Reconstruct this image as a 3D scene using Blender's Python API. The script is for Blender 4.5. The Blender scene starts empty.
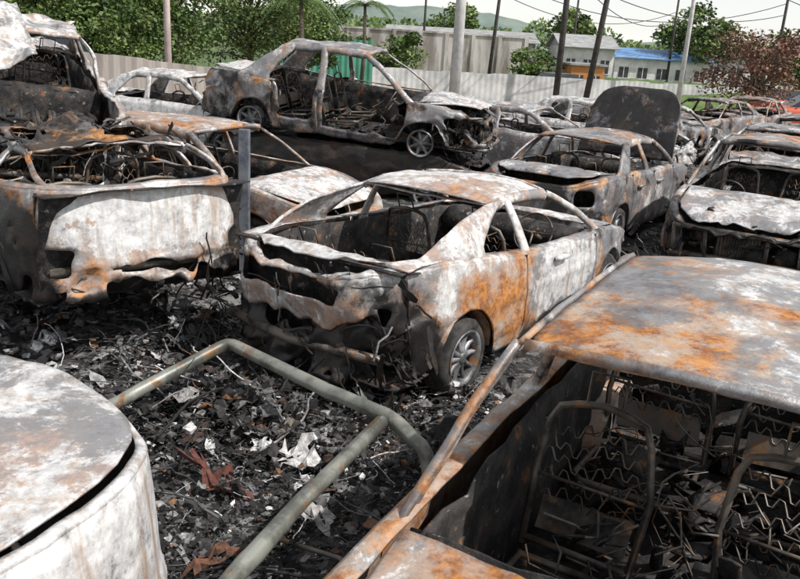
import bpy, math, random
from mathutils import Vector, Matrix, noise
random.seed(11)
scene=bpy.context.scene
COL=scene.collection
rnd=random.random
def ru(a,b): return a+(b-a)*random.random()

# ------------------------------------------------------------------ node helpers
class NT:
    def __init__(s,name):
        s.mat=bpy.data.materials.new(name); s.mat.use_nodes=True
        s.t=s.mat.node_tree; s.b=s.t.nodes['Principled BSDF']
    def n(s,typ,**k):
        nd=s.t.nodes.new(typ)
        for a,v in k.items(): setattr(nd,a,v)
        return nd
    def l(s,a,b): s.t.links.new(a,b)
    def val(s,sock,v):
        if isinstance(v,(int,float,tuple,list)): sock.default_value=v
        else: s.l(v,sock)
    def math(s,op,a,b=None,c=None,clamp=False):
        m=s.n('ShaderNodeMath',operation=op); m.use_clamp=clamp
        s.val(m.inputs[0],a)
        if b is not None: s.val(m.inputs[1],b)
        if c is not None: s.val(m.inputs[2],c)
        return m.outputs[0]
    def mix(s,f,a,b):
        m=s.n('ShaderNodeMix',data_type='RGBA')
        s.val(m.inputs[0],f)
        s.val(m.inputs[6],a if not isinstance(a,tuple) else (*a,1))
        s.val(m.inputs[7],b if not isinstance(b,tuple) else (*b,1))
        return m.outputs[2]
    def noise(s,vec,scale,detail=5,rough=.6,dist=0):
        m=s.n('ShaderNodeTexNoise'); m.inputs['Scale'].default_value=scale
        m.inputs['Detail'].default_value=detail; m.inputs['Roughness'].default_value=rough
        m.inputs['Distortion'].default_value=dist
        if vec is not None: s.l(vec,m.inputs['Vector'])
        return m.outputs['Fac']
    def off(s,vec,o):
        m=s.n('ShaderNodeVectorMath',operation='ADD'); s.l(vec,m.inputs[0]); s.val(m.inputs[1],o); return m.outputs[0]
    def sharp(s,nz,k,w=None,kw=8,bias=0.0):
        a=s.math('MULTIPLY_ADD',nz,k,.5-.5*k+bias)
        if w is not None: 
            b=s.math('MULTIPLY_ADD',w,kw,-.5*kw); a=s.math('ADD',a,b)
        return s.math('MAXIMUM',s.math('MINIMUM',a,1.0),0.0)
    def bump(s,h,strength,dist=.02):
        b=s.n('ShaderNodeBump'); b.inputs['Strength'].default_value=strength; b.inputs['Distance'].default_value=dist
        s.l(h,b.inputs['Height'])
        return b.outputs[0]
    def out(s,col=None,rough=.7,metal=0,normal=None):
        if col is not None: s.val(s.b.inputs['Base Color'],col if not isinstance(col,tuple) else (*col,1))
        s.val(s.b.inputs['Roughness'],rough); s.val(s.b.inputs['Metallic'],metal)
        if normal is not None: s.l(normal,s.b.inputs['Normal'])
        return s.mat

def burnt_material():
    m=NT('burnt_paint')
    tc=m.n('ShaderNodeTexCoord'); oi=m.n('ShaderNodeObjectInfo')
    r=m.math('MULTIPLY',oi.outputs['Random'],37.0)
    p=m.off(tc.outputs['Object'],r)
    at=m.n('ShaderNodeAttribute',attribute_name='zone'); sp=m.n('ShaderNodeSeparateColor'); m.l(at.outputs['Color'],sp.inputs[0])
    W,G,B=sp.outputs[0],sp.outputs[1],sp.outputs[2]
    n1=m.noise(p,2.4,9,.72,.3); n2=m.noise(m.off(p,(5.2,1.3,8.8)),3.0,9,.77,.2)
    n3=m.noise(m.off(p,(15.2,11.3,3.8)),2.2,8,.72,.3); nm=m.noise(m.off(p,(3,9,1)),13,6,.75)
    mp=m.n('ShaderNodeMapping'); mp.inputs['Scale'].default_value=(11,11,1.3); m.l(p,mp.inputs[0])
    ns=m.noise(mp.outputs[0],1.0,4,.65)
    base=m.mix(m.sharp(nm,4),(.060,.057,.060),(.25,.247,.262))
    base=m.mix(m.sharp(n1,6,bias=.1),base,(.20,.197,.215))
    base=m.mix(m.math('MULTIPLY',m.sharp(ns,6,bias=-.4),.7),base,(.115,.072,.045))
    c=m.mix(m.math('MULTIPLY',m.sharp(n1,10,G,6,bias=.8),.7),base,(.20,.13,.085))
    rust=m.mix(m.sharp(nm,5),(.18,.06,.018),(.48,.20,.045))
    rust=m.mix(m.sharp(n2,7,bias=-.3),rust,(.46,.28,.11))
    mr=m.sharp(n1,18,G,7.5,bias=.1)
    c=m.mix(mr,c,rust)
    c=m.mix(m.math('MULTIPLY',m.sharp(n2,9,W,6,bias=.4),.6),c,(.32,.315,.315))
    white=m.mix(m.sharp(nm,4),(.36,.35,.345),(.70,.69,.675))
    white=m.mix(m.math('MULTIPLY',m.sharp(ns,6,bias=-.5),.85),white,(.32,.23,.165))
    mw=m.sharp(n2,18,W,8.5,bias=-1.25)
    mw=m.math('MULTIPLY',mw,m.sharp(nm,14,bias=2.0))
    c=m.mix(mw,c,white)
    mc=m.sharp(n3,11,B,7,bias=.45)
    c=m.mix(m.math('MULTIPLY',mc,.95),c,m.mix(nm,(.007,.006,.006),(.035,.031,.028)))
    rough=m.math('MULTIPLY_ADD',mr,.34,.40)
    met=m.math('MULTIPLY',m.math('SUBTRACT',1.0,mr),m.math('SUBTRACT',.30,m.math('MULTIPLY',mw,.22)))
    return m.out(c,rough,met,m.bump(nm,.5,.012))
def interior_material():
    m=NT('charred_interior'); tc=m.n('ShaderNodeTexCoord'); p=tc.outputs['Object']
    a=m.noise(p,6,6,.7); b=m.noise(m.off(p,(4,4,4)),14,5,.7)
    c=m.mix(m.sharp(a,8),(.009,.008,.008),(.042,.036,.032))
    c=m.mix(m.sharp(b,12,bias=-1.8),c,(.26,.245,.23))
    c=m.mix(m.sharp(a,14,bias=-1.9),c,(.22,.09,.03))
    return m.out(c,.85,0,m.bump(b,.7,.02))
def steel_material(name,c1,c2,rough=.55,metal=.3,rust=-1.2):
    m=NT(name); tc=m.n('ShaderNodeTexCoord'); p=tc.outputs['Object']
    a=m.noise(p,4,6,.65); f=m.noise(p,40,3,.7)
    c=m.mix(m.sharp(a,6),c1,c2)
    c=m.mix(m.sharp(m.noise(m.off(p,(3,1,8)),7,6,.75),12,bias=rust),c,m.mix(f,(.16,.07,.03),(.32,.18,.08)))
    return m.out(c,rough,metal,m.bump(f,.25,.004))
def attr_material(name,rough=.85,var=.5,scale=25,spec=None,bump=True):
    m=NT(name); tc=m.n('ShaderNodeTexCoord'); p=tc.outputs['Object']
    at=m.n('ShaderNodeAttribute',attribute_name='zone')
    f=m.noise(p,scale,3,.7)
    k=m.math('MULTIPLY_ADD',m.sharp(f,4),var*1.4,1-var*.7)
    vm=m.n('ShaderNodeVectorMath',operation='SCALE'); m.l(at.outputs['Color'],vm.inputs[0]); m.l(k,vm.inputs['Scale'])
    mm=m.out(vm.outputs[0],rough,0,m.bump(f,.5,.01) if bump else None)
    if spec is not None: m.b.inputs['Specular IOR Level'].default_value=spec
    return mm
def plain(name,c1,c2,scale=3,rough=.8,streak=False,bumpd=.01):
    m=NT(name); tc=m.n('ShaderNodeTexCoord'); p=tc.outputs['Object']
    if streak:
        mp=m.n('ShaderNodeMapping'); mp.inputs['Scale'].default_value=(1,1,.15); m.l(p,mp.inputs[0]); q=mp.outputs[0]
    else: q=p
    a=m.noise(q,scale,6,.65); f=m.noise(p,scale*12,3,.6)
    c=m.mix(m.sharp(a,5),c1,c2)
    return m.out(c,rough,0,m.bump(f,.3,bumpd))

M_BURNT=burnt_material(); M_INT=interior_material()
M_RIM=steel_material('burnt_alloy',(.08,.08,.08),(.30,.30,.31),.5,.4)
M_WIRE=steel_material('burnt_steel_wire',(.035,.032,.03),(.17,.145,.12),.5,.3,-1.1)
M_TYRE=plain('charred_tyre',(.012,.012,.012),(.06,.055,.05),8,.95)
M_DEB=attr_material('debris_mix',.85,.6,30)
M_PIPE=steel_material('galvanised_pipe',(.10,.105,.09),(.27,.275,.24),.45,.3,-1.1)

# ------------------------------------------------------------------ mesh builder
class MB:
    def __init__(s): s.v=[]; s.f=[]; s.c=[]
    def add(s,p,c=None): s.v.append(tuple(p)); s.c.append(c); return len(s.v)-1
    def grid(s,rows,skip=None,closed=False,col=None):
        base=len(s.v); nr=len(rows); nc=len(rows[0])
        for r in rows:
            for p in r: s.add(p,col)
        R=nr if closed else nr-1
        for i in range(R):
            i2=(i+1)%nr
            for j in range(nc-1):
                if skip and skip(i,j): continue
                s.f.append((base+i*nc+j,base+i2*nc+j,base+i2*nc+j+1,base+i*nc+j+1))
    def relax_borders(s,it=3):
        cnt={}
        for f in s.f:
            for a,b in zip(f,f[1:]+f[:1]):
                k=(a,b) if a<b else (b,a); cnt[k]=cnt.get(k,0)+1
        nb={}
        for (a,b),c in cnt.items():
            if c==1: nb.setdefault(a,[]).append(b); nb.setdefault(b,[]).append(a)
        for _ in range(it):
            new={}
            for a,l in nb.items():
                if len(l)==2:
                    p=[(s.v[l[0]][k]+s.v[l[1]][k])*.25+s.v[a][k]*.5 for k in range(3)]; new[a]=tuple(p)
            for a,p in new.items(): s.v[a]=p
    def patch(s,c00,c10,c11,c01,nu=6,nv=6,col=None):
        c00,c10,c11,c01=map(Vector,(c00,c10,c11,c01)); rows=[]
        for i in range(nu+1):
            u=i/nu; rows.append([(c00.lerp(c10,u)).lerp(c01.lerp(c11,u),j/nv) for j in range(nv+1)])
        s.grid(rows,col=col)
    def tube(s,pts,r,n=8,cap=True,col=None,closed=False):
        pts=[Vector(p) for p in pts]; N=len(pts); rings=[]
        prev=None
        for i,p in enumerate(pts):
            if closed: d=pts[(i+1)%N]-pts[i-1]
            else: d=pts[min(i+1,N-1)]-pts[max(i-1,0)]
            if d.length<1e-6: d=Vector((0,0,1))
            d.normalize()
            ref=prev if prev is not None else (Vector((0,0,1)) if abs(d.z)<.9 else Vector((1,0,0)))
            a=(ref-d*ref.dot(d)); 
            if a.length<1e-4: a=d.orthogonal()
            a.normalize(); b=d.cross(a); prev=a
            rr=r[i] if isinstance(r,(list,tuple)) else r
            rings.append([p+(a*math.cos(2*math.pi*k/n)+b*math.sin(2*math.pi*k/n))*rr for k in range(n+1)])
        base=len(s.v)
        s.grid(rings,closed=closed,col=col)
        if cap and not closed:
            s.f.append(tuple(base+k for k in range(n))); e=base+(N-1)*(n+1); s.f.append(tuple(e+k for k in reversed(range(n))))
    def box(s,c,sz,rot=None,col=None,jit=0):
        c=Vector(c); base=len(s.v)
        M=rot if rot is not None else Matrix.Identity(3)
        for x in (-.5,.5):
            for y in (-.5,.5):
                for z in (-.5,.5):
                    q=Vector((x*sz[0]*(1+ru(-jit,jit)),y*sz[1]*(1+ru(-jit,jit)),z*sz[2]*(1+ru(-jit,jit))))
                    s.add(c+M@q,col)
        for f in ((0,1,3,2),(4,6,7,5),(0,4,5,1),(2,3,7,6),(0,2,6,4),(1,5,7,3)): s.f.append(tuple(base+k for k in f))
    def lathe(s,prof,origin,axis='y',n=28,sgn=1,col=None):
        ox,oy,oz=origin; rows=[]
        for k in range(n):
            a=2*math.pi*k/n
            rows.append([(ox+r*math.cos(a),oy+sgn*y,oz+r*math.sin(a)) for r,y in prof])
        s.grid(rows,closed=True,col=col)
    def build(s,name,mat,parent=None,solid=0,solid_off=-1,smooth=True,crumple=None,zones=None,base=(.45,.4,.35),bevel=0,crush=None):
        vs=s.v
        if crumple:
            out=[]; sd=Vector((crumple[2],crumple[2]*.7,3.1)) if len(crumple)>2 else Vector((0,0,0))
            for p in vs:
                q=Vector(p); n=noise.noise_vector(q*crumple[1]+sd)*crumple[0]
                v3=noise.noise_vector(q*crumple[1]*3.1+sd)
                n+=v3*crumple[0]*.35+Vector((abs(v3.x),abs(v3.y),abs(v3.z)))*crumple[0]*.6
                if crush:
                    for z in crush:
                        d=((p[0]-z[0])/z[3])**2+((p[1]-z[1])/z[4])**2+((p[2]-z[2])/z[5])**2
                        if d<1:
                            w=min(1,(1-d)*1.6)*z[6]
                            v=noise.noise_vector(q*4.5+sd); rdg=Vector((abs(v.x)-.2,abs(v.y)-.2,abs(v.z)-.2))
                            n+=rdg*w*2+noise.noise_vector(q*12+sd)*w*.5
                            if len(z)>7: n+=Vector(z[7])*min(1,(1-d)*1.6)
                out.append(tuple(q+n))
            vs=out
        me=bpy.data.meshes.new(name); me.from_pydata(vs,[],s.f); me.update()
        ca=me.color_attributes.new('zone','FLOAT_COLOR','POINT')
        data=[]
        for i,p in enumerate(s.v):
            if s.c[i] is not None: data+= [*s.c[i],1.0]; continue
            r=list(base)
            if zones:
                for z in zones:
                    dx=(p[0]-z[0])/z[3]; dy=(p[1]-z[1])/z[4]; dz=(p[2]-z[2])/z[5]
                    d=dx*dx+dy*dy+dz*dz
                    if d<1:
                        w=min(1,(1-d)*1.6)
                        for k in range(3): r[k]=r[k]*(1-w)+z[6][k]*w if z[6][k]>=0 else r[k]
            data+= [*r,1.0]
        ca.data.foreach_set('color',data)
        if smooth: me.polygons.foreach_set('use_smooth',[True]*len(me.polygons))
        me.materials.append(mat)
        ob=bpy.data.objects.new(name,me); COL.objects.link(ob)
        if parent: ob.parent=parent
        if solid:
            md=ob.modifiers.new('s','SOLIDIFY'); md.thickness=solid; md.offset=solid_off
        if bevel:
            md=ob.modifiers.new('b','BEVEL'); md.width=bevel; md.segments=2
        return ob

def empty(name,loc=(0,0,0),rot=(0,0,0)):
    e=bpy.data.objects.new(name,None); COL.objects.link(e); e.location=loc; e.rotation_euler=rot; e.empty_display_size=.2
    return e
def interp(prof,x):
    if x<=prof[0][0]: return prof[0][1]
    for (a,b),(c,d) in zip(prof,prof[1:]):
        if x<=c:
            t=(x-a)/(c-a); t=t*t*(3-2*t)*.4+t*.6
            return b+(d-b)*t
    return prof[-1][1]
def lin(a,b,n): return [a+(b-a)*i/(n-1) for i in range(n)]

def seat(mb,x,y,back=1,w=.44,h=.60,z0=.42):
    lean=-.16*back; ph=ru(0,9)
    def P(u,v): return (x+lean*v/h+noise.noise((x*3+u*4,y,v*3+ph))*.03,y+u+noise.noise((v*3,ph,u))*.03,z0+v)
    hoop=[P(-w/2,0),P(-w/2-.01,h*.5),P(-w/2+.02,h*.85),P(-w/2+.05,h*.96),P(-w/2+.12,h),P(0,h+.012),P(w/2-.12,h),P(w/2-.05,h*.96),P(w/2-.02,h*.85),P(w/2+.01,h*.5),P(w/2,0)]
    mb.tube(hoop,.015,8); mb.tube([P(-w/2,.03),P(w/2,.03)],.014,6); mb.tube([P(-w/2,.30),P(w/2,.28)],.008,6)
    rows=[]
    for i in range(9):
        u=-w*.42+w*.84*i/8; rows.append([P(u,.08+.14*k/4) for k in range(5)])
    mb.grid(rows)
    for k in range(5):
        v=.24+k*.07; pts=[]
        for i in range(27):
            u=-w/2+w*i/26; pts.append(P(u,v+(.020 if (i//2)%2 else -.020)+.02*math.sin(i*.4+k+ph)-.02*(1-(2*u/w)**2)))
        mb.tube(pts,.004,5)
    mb.tube([P(-.07,h),P(-.07,h+.13),P(.07,h+.13),P(.07,h)],.007,6)
    zc=z0-.04
    fr=[(x+.02,y-w/2,zc),(x+.47*back,y-w/2,zc+.05),(x+.50*back,y-w/2+.05,zc+.04),(x+.50*back,y+w/2-.05,zc+.04),(x+.47*back,y+w/2,zc+.05),(x+.02,y+w/2,zc)]
    mb.tube(fr,.018,8,closed=True)
    for k in range(6):
        yy=y-w/2+w*(k+.5)/6; mb.tube([(x+.03+i*.045*back,yy+(.018 if i%2 else -.018),zc-.02) for i in range(11)],.0035,5)
    for sx in (.05,.42):
        for sy in (-1,1): mb.tube([(x+sx*back,y+sy*w*.42,zc),(x+sx*back,y+sy*w*.42,.26)],.012,6)

def wheel(mbr,mbt,x,y,z,r=.29,sgn=1,spokes=7,tyre=True,steer=0):
    rr=.205
    mbr.lathe([(rr-.02,-.16),(rr,-.17),(rr-.025,-.12),(rr-.03,-.03),(rr-.01,.0),(rr+.004,.008),(rr-.012,.012),(rr-.03,-.01),(rr-.035,-.05)],(x,y,z),sgn=sgn)
    mbr.lathe([(.001,-.005),(.03,-.003),(.045,-.012),(.05,-.05)],(x,y,z),sgn=sgn,n=14)
    mbr.lathe([(.02,-.09),(.13,-.09),(.135,-.10),(.13,-.11)],(x,y,z),sgn=sgn,n=24)
    for k in range(spokes):
        a=2*math.pi*k/spokes; d=Vector((math.cos(a),0,math.sin(a))); t=Vector((-math.sin(a),0,math.cos(a)))
        rows=[]
        for i in range(4):
            q=i/3; R=.035+q*(rr-.06); w=(.022+.010*(1-q) if i else .03)*7/max(7,spokes)
            o=Vector((x,y-sgn*(.012+.018*math.sin(q*3)),z))+d*R
            rows.append([o-t*w-Vector((0,sgn*.02,0)),o-t*w*.7,o+t*w*.7,o+t*w-Vector((0,sgn*.02,0))])
        mbr.grid(rows)
    if tyre:
        mbt.lathe([(rr-.012,-.17),(rr+.03,-.185),(r-.02,-.18),(r,-.15),(r,-.03),(r-.02,.005),(rr+.03,.015),(rr-.005,.004)],(x,y,z),sgn=sgn,n=32)

def engine(mb,xf,zt,nn=16):
    for k in range(nn):
        x=ru(xf-.75,xf-.12); y=ru(-.5,.5); z=ru(.35,zt-.1)
        mb.box((x,y,z),(ru(.08,.26),ru(.08,.26),ru(.06,.2)),Matrix.Rotation(ru(0,3),3,random.choice('XYZ')) if rnd()<.3 else Matrix.Rotation(ru(-.2,.2),3,'Z'),jit=.2)
    mb.box((xf-.45,0,.5),(.35,.5,.35),Matrix.Rotation(.1,3,'Z'))
    for i in range(4): mb.tube([(xf-.62,-.2+i*.13,.70),(xf-.5,-.2+i*.13,.76),(xf-.34,-.2+i*.13,.66),(xf-.3,-.2+i*.13,.5)],.026,8)
    for k in range(24):
        p=Vector((ru(xf-.8,xf-.1),ru(-.6,.6),ru(.4,zt-.05))); pts=[p]
        for i in range(6): p=p+Vector((ru(-.12,.12),ru(-.14,.14),ru(-.06,.06))); p.z=min(p.z,zt+.05); pts.append(p)
        mb.tube(pts,ru(.005,.018),6)

def car(name,loc,heading,P,roll=0,pitch=0):
    root=empty(name,loc,(roll,pitch,math.radians(heading)))
    L=P.get('L',4.3); W=P.get('W',1.7); H=P.get('H',1.35); a=L/2; b=W/2; n=P.get('n',5.0)
    sd=P.get('seed',1.0); random.seed(int(sd*100))
    prof=P.get('prof') or [(-a,.84),(-a+.15,.92),(-a+.5,.95),(-.9,.94),(.2,.91),(.9,.89),(1.3,.86),(a-.25,.74),(a,.62)]
    xw=P.get('xw',1.29); wr=P.get('wr',.56); xa=P.get('xa',.95); xar=P.get('xar',.28); xcr=P.get('xcr',-.85); xc=P.get('xc',-1.42)
    xb=P.get('xb',-.28); xdeck=P.get('xdeck',xc-.03); Ra=P.get('Ra',.345); zc=.285
    sill=P.get('sill',.2); gaps=P.get('gaps',[]); holes=P.get('holes',[]); cr=P.get('crumple',.014)
    base=P.get('base',(.45,.4,.35)); zones=P.get('zones',[]); tears=P.get('tears',[]); crush=P.get('crush')
    def B_(mb,nm,mat,solid=0,cr_=None,zones=None,base=(.4,.4,.4)):
        return mb.build(nm,mat,root,solid=solid,crumple=cr_,zones=zones,base=base,crush=crush)
    def torn(q):
        for z in tears:
            d=((q[0]-z[0])/z[3])**2+((q[1]-z[1])/z[4])**2+((q[2]-z[2])/z[5])**2
            if d<1 and noise.fractal((q[0]*3.5+sd,q[1]*3.5,q[2]*3.5),.7,2.1,4)*.5+z[6]*(1-d)**.5>.25: return True
        return False
    def top(x): return interp(prof,x)
    def sey(x,aa=a,bb=b): return bb*max(0,1-abs(x/aa)**n)**(1/n)
    def sex(y,aa=a,bb=b): return aa*max(0,1-abs(y/bb)**n)**(1/n)
    def fz(z): return 1-.055*max(0,(z-.6)/.35)**2-.05*max(0,(.45-z)/.25)**2
    def body(x,y,z):
        ax=abs(x)/a; s=1 if x>0 else -1
        if ax>.7: x=x-s*((ax-.7)/.3)**2*P.get('rakef' if s>0 else 'raker',.13)*(z-.48)
        crease=.010*math.exp(-((z-.62)/.03)**2)*(1 if y>0 else -1) if abs(y)>b*.8 else 0
        if ax>.93: x+=s*(.018*math.exp(-((z-.50)/.03)**2)+.03*math.exp(-((z-.30)/.08)**2))
        return (x,y*fz(z)+crease,z)
    xe=.9*a; xs=lin(-xe,xe,int(2*xe/P.get('res',.05))); 
    for g in gaps: xs=[x for x in xs if abs(x-g)>.02]+[g-.008,g+.008]
    xs.sort(); ye=sey(xe)
    ys=lin(-ye,ye,int(1.5/P.get('res',.05)))[1:-1]
    loop=[(x,-sey(x),'R') for x in xs]+[(sex(y),y,'F') for y in ys]+[(x,sey(x),'L') for x in reversed(xs)]+[(-sex(y),y,'B') for y in reversed(ys)]
    nv=P.get('nv',16); rows=[]
    for x,y,t in loop:
        zt=top(x); zb=sill
        if t in 'RL':
            for w in (-xw,xw):
                d=abs(x-w)
                if d<Ra and not P.get('noarch'): zb=max(zb,zc+math.sqrt(Ra*Ra-d*d))
            if abs(x)>xw+Ra: zb=max(zb,sill+.05)
        else: zb=P.get('zbf',.25) if t=='F' else P.get('zbr',.25)
        zb+=.03*noise.noise((x*4,y*4,sd))
        zb=min(zb,zt-.03)
        rows.append([body(x,y,zb+(zt-zb)*j/nv) for j in range(nv+1)])
    def skip(i,j):
        x,y,t=loop[i]; i2=(i+1)%len(loop); x2,y2,t2=loop[i2]
        z=(rows[i][j][2]+rows[i][j+1][2]+rows[i2][j][2])/3
        if t in 'RL' and t2 in 'RL' and abs(x-x2)<.018 and 0<j<nv: return True
        mx,my=(x+x2)/2,(y+y2)/2
        if tears and torn((mx,my,z)): return True
        for h in holes:
            if h[0]!=t: continue
            c=my if t in 'FB' else mx
            wob=noise.noise((c*4+sd,z*4,sd))*.08
            if h[1]+wob<c<h[2]+wob and h[3]+wob*.6<z<h[4]+wob*.6: return True
        return False
    shell=MB(); shell.grid(rows,skip=skip,closed=True); shell.relax_borders(3)
    lip=[]; ist=P.get('inset',.085)
    for x,y,t in loop:
        z=top(x); r=[]
        for ins,dz in ((0,0),(.2,.012),(.5,.017),(1,.018)):
            r.append(body(x*(1-ins*ist/a),y*(1-ins*ist/b),z+dz))
        lip.append(r)
    def lskip(i,j):
        x,y,t=loop[i]
        if P.get('lipcut') and t==P['lipcut'][0] and P['lipcut'][1]<x<P['lipcut'][2]: return True
        return (t=='F' and P.get('nofrontlip')) or (t=='B' and P.get('norearlip'))
    shell.grid(lip,closed=True,skip=lskip)
    a2,b2=a-ist-.006,b-ist-.006
    def lid(x0,s,mode,nx=26,ny=26):
        rws=[]
        for i in range(nx+1):
            r=[]
            for j in range(ny+1):
                y=(-1+2*j/ny)*.995*b2; xend=s*sex(y,a2,b2); x=x0+(xend-x0)*i/nx
                z=top(x)+.018+.035*(1-(y/b2)**2)*min(1,i/3)
                z-=.012*math.exp(-((abs(y)-.42)/.04)**2)
                q=Vector(body(x,y,z))
                if mode[0]=='up':
                    piv=Vector((x0,0,top(x0)+.03)); ang=math.radians(mode[1])*(-s)
                    q=piv+Matrix.Rotation(ang,3,'Y')@(q-piv)
                r.append(q)
            rws.append(r)
        return rws
    hood=P.get('hood',('on',)); deck=P.get('deck',('on',))
    for nm,md,x0,s in (('bonnet',hood,xa+.06,1),('boot_lid',deck,xdeck,-1)):
        if md[0]=='off': continue
        lidmb=MB(); lidmb.grid(lid(x0,s,md))
        bs=P.get('hoodbase') if s>0 and P.get('hoodbase') else P.get('lidbase',base)
        B_(lidmb,nm,M_BURNT,.02 if md[0]=='up' else .01,(cr*P.get('lidc',1.4),1.6,sd),[] if (s>0 and P.get('hoodbase')) else P.get('lidzones',zones),bs)
    if not P.get('noarch'):
        for w in (-xw,xw):
            for s in (-1,1):
                rws=[]
                for k in range(13):
                    an=math.pi*k/12; X=w+Ra*math.cos(an); Z=zc+Ra*math.sin(an); y=sey(w)
                    rws.append([(X,s*(y-.01)*fz(Z),Z),(X,s*(y-.12),Z),(X,s*(y-.26),Z)])
                shell.grid(rws)
    for g in gaps[1:] if len(gaps)>1 else []:
        for s in (-1,1):
            X=g-.75 if g>.5 else g-.62
            if X>-1.2 and not P.get('nohandles'):
                y=s*(sey(X)*fz(.78)+.012); shell.tube([(X-.09,y,.775),(X-.07,y+s*.02,.78),(X+.07,y+s*.02,.785),(X+.09,y,.785)],.012,6)
    B_(shell,'body_shell',M_BURNT,.012,(cr,1.6,sd),zones,base)
    if H>0:
        xm=(xar+xcr)/2; hl=(xar-xcr)/2
        def zr(x,y=1.0): 
            return H-.045*y*y-.03*((x-xm)/hl)**2
        gh=MB(); roof=MB()
        rws=[]
        for i in range(33):
            u=-1+2*i/32; r=[]
            for j in range(33):
                y=-1+2*j/32; x=xm+u*hl+ (.09*(1-y*y)*u if u>0 else .07*(1-y*y)*u)
                r.append((x,y*wr,zr(xm+u*hl,y)-.006*math.exp(-((abs(y)-.86)/.03)**2)))
            rws.append(r)
        def rskip(i,j):
            return bool(P.get('rooftear')) and 1<i<31 and 1<j<31 and noise.fractal((i*.12+sd,j*.12,sd),.8,2.1,4)>P['rooftear']
        if not P.get('noroof'): roof.grid(rws,skip=rskip); roof.relax_borders(3)
        for X in (xm+hl*.98,xm,xm-hl*.97):
            roof.patch((X-.03,-wr,zr(X)-.012),(X+.03,-wr,zr(X)-.012),(X+.03,wr,zr(X)-.012),(X-.03,wr,zr(X)-.012),1,12)
        def gy(x,z,s):
            zb=top(x); wb=sey(x)*fz(zb)-.05; t=max(0,min(1,(z-zb)/max(.05,H-.06-zb)))
            return s*(wb+(wr+.02-wb)*t**1.15)
        def pil(x0a,x0b,x1a,x1b,nu=4,nvv=12,bow=0):
            for s in (-1,1):
                rws=[]
                for i in range(nu+1):
                    u=i/nu
                    r=[]
                    for k in range(nvv+1):
                        v=k/nvv; fl=max(0,1-v*6)*.35
                        ue=u+(u-.5)*fl
                        x0=x0a+(x0b-x0a)*ue; x1=x1a+(x1b-x1a)*u; z0=top(x0)-.03; z1=(zr(x1)-.01)
                        X=x0+(x1-x0)*v; Z=z0+(z1-z0)*v+bow*math.sin(math.pi*v)
                        e=abs(2*u-1)**3*.018
                        r.append((X,gy(X,Z,s)-s*e,Z))
                    rws.append(r)
                gh.grid(rws)
        pw=P.get('pw',.04)
        pil(xa+pw,xa-pw,xar+.03,xar-.04,bow=.035)
        if xb is not None: pil(xb+.05,xb-.05,xb+.0,xb-.07)
        if P.get('xq'): pil(P['xq']+.05,P['xq']-.04,P['xq2']+.04,P['xq2']-.03)
        pil(P.get('xci',xc+.42),xc,xcr+P.get('ctop',.22),xcr-.02,bow=P.get('cbow',.02),nu=8)
        for s in (-1,1):
            rws=[]
            for i in range(29):
                X=xcr+(xar-xcr)*i/28; z=zr(X)
                rws.append([(X,s*wr,z),(X,s*(wr+.018),z-.018),(X,s*(wr+.026),z-.04),(X,s*(wr+.015),z-.065)])
            gh.grid(rws)
        if P.get('lipcut'):
            for s in (-1,1):
                rws=[]
                for i in range(4):
                    X=xb-.06+.12*i/3; rws.append([(X,s*(sey(X)*fz(z)-.03),z) for z in lin(sill,top(xb)+.02,10)])
                gh.grid(rws)
        for X,sg in ((xar,1),(xcr,-1)):
            rws=[]
            for j in range(21):
                y=-1+2*j/20; xx=X+sg*(.09 if sg>0 else .07)*(1-y*y); z=zr(X,y)
                rws.append([(xx,y*wr,z),(xx+sg*.01,y*wr,z-.012),(xx-sg*.05,y*wr,z-.02)])
            gh.grid(rws)
        if not P.get('noroof'): B_(roof,'roof',M_BURNT,.01,(cr*P.get('roofc',1.5),1.6,sd),P.get('roofzones',zones),P.get('roofbase',base))
        B_(gh,'pillars',M_BURNT,P.get('pth',.03),(cr,1.6,sd),P.get('pilzones',zones),P.get('pilbase',base))
    it=MB()
    it.patch((-a+.2,-b+.12,.24),(a-.2,-b+.12,.24),(a-.2,b-.12,.24),(-a+.2,b-.12,.24),20,10)
    for s in (-1,1):
        if P.get('lipcut') and s==-1: continue
        rws=[]
        for x in lin(xc+.1,xa,20): rws.append([(x,s*(b-.17-.03*noise.noise((x*5,s,z*5))),z) for z in lin(.25,top(x)-.02,6)])
        it.grid(rws)
    it.patch((xa+.02,-b+.12,.25),(xa+.02,b-.12,.25),(xa-.02,b-.12,top(xa)-.03),(xa-.02,-b+.12,top(xa)-.03),12,5)
    it.patch((xc+.1,-b+.15,.25),(xc+.1,b-.15,.25),(xc-.02,b-.15,top(xc)-.02),(xc-.02,-b+.15,top(xc)-.02),10,5)
    if H>0:
        it.patch((xc+.1,-b+.15,top(xc)-.03),(xc+.1,b-.15,top(xc)-.03),(xc-.12,b-.15,top(xc)-.0),(xc-.12,-b+.15,top(xc)-.0),12,3)
    dz=P.get('dash',0)
    rws=[]
    for y in lin(-b+.2,b-.2,24):
        w=.04*noise.noise((y*6,sd,1))+dz; rws.append([(xa-.12,y,.60+w),(xa-.24,y,.64+w),(xa-.26,y,.76+w),(xa-.15,y,.83+w),(xa-.02,y,.82+dz)])
    it.grid(rws)
    for k in range(P.get('clutter',50)):
        x=ru(xc,xa-.1); y=ru(-b+.25,b-.25); z=.26+rnd()**2*.3; s=ru(.04,.22)
        it.patch((x,y,z),(x+s*ru(.5,1),y+s*ru(-.5,.5),z+ru(-.1,.12)),(x+s*ru(.5,1),y+s*ru(.5,1),z+ru(-.1,.12)),(x+ru(-.05,.05),y+s,z+ru(-.08,.1)),2,2)
    if P.get('eng'): engine(it,a-.05,top(a-.5),P.get('engn',16))
    it.build('charred_cabin',M_INT,root,solid=.010,crumple=(.03,4,sd))
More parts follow.
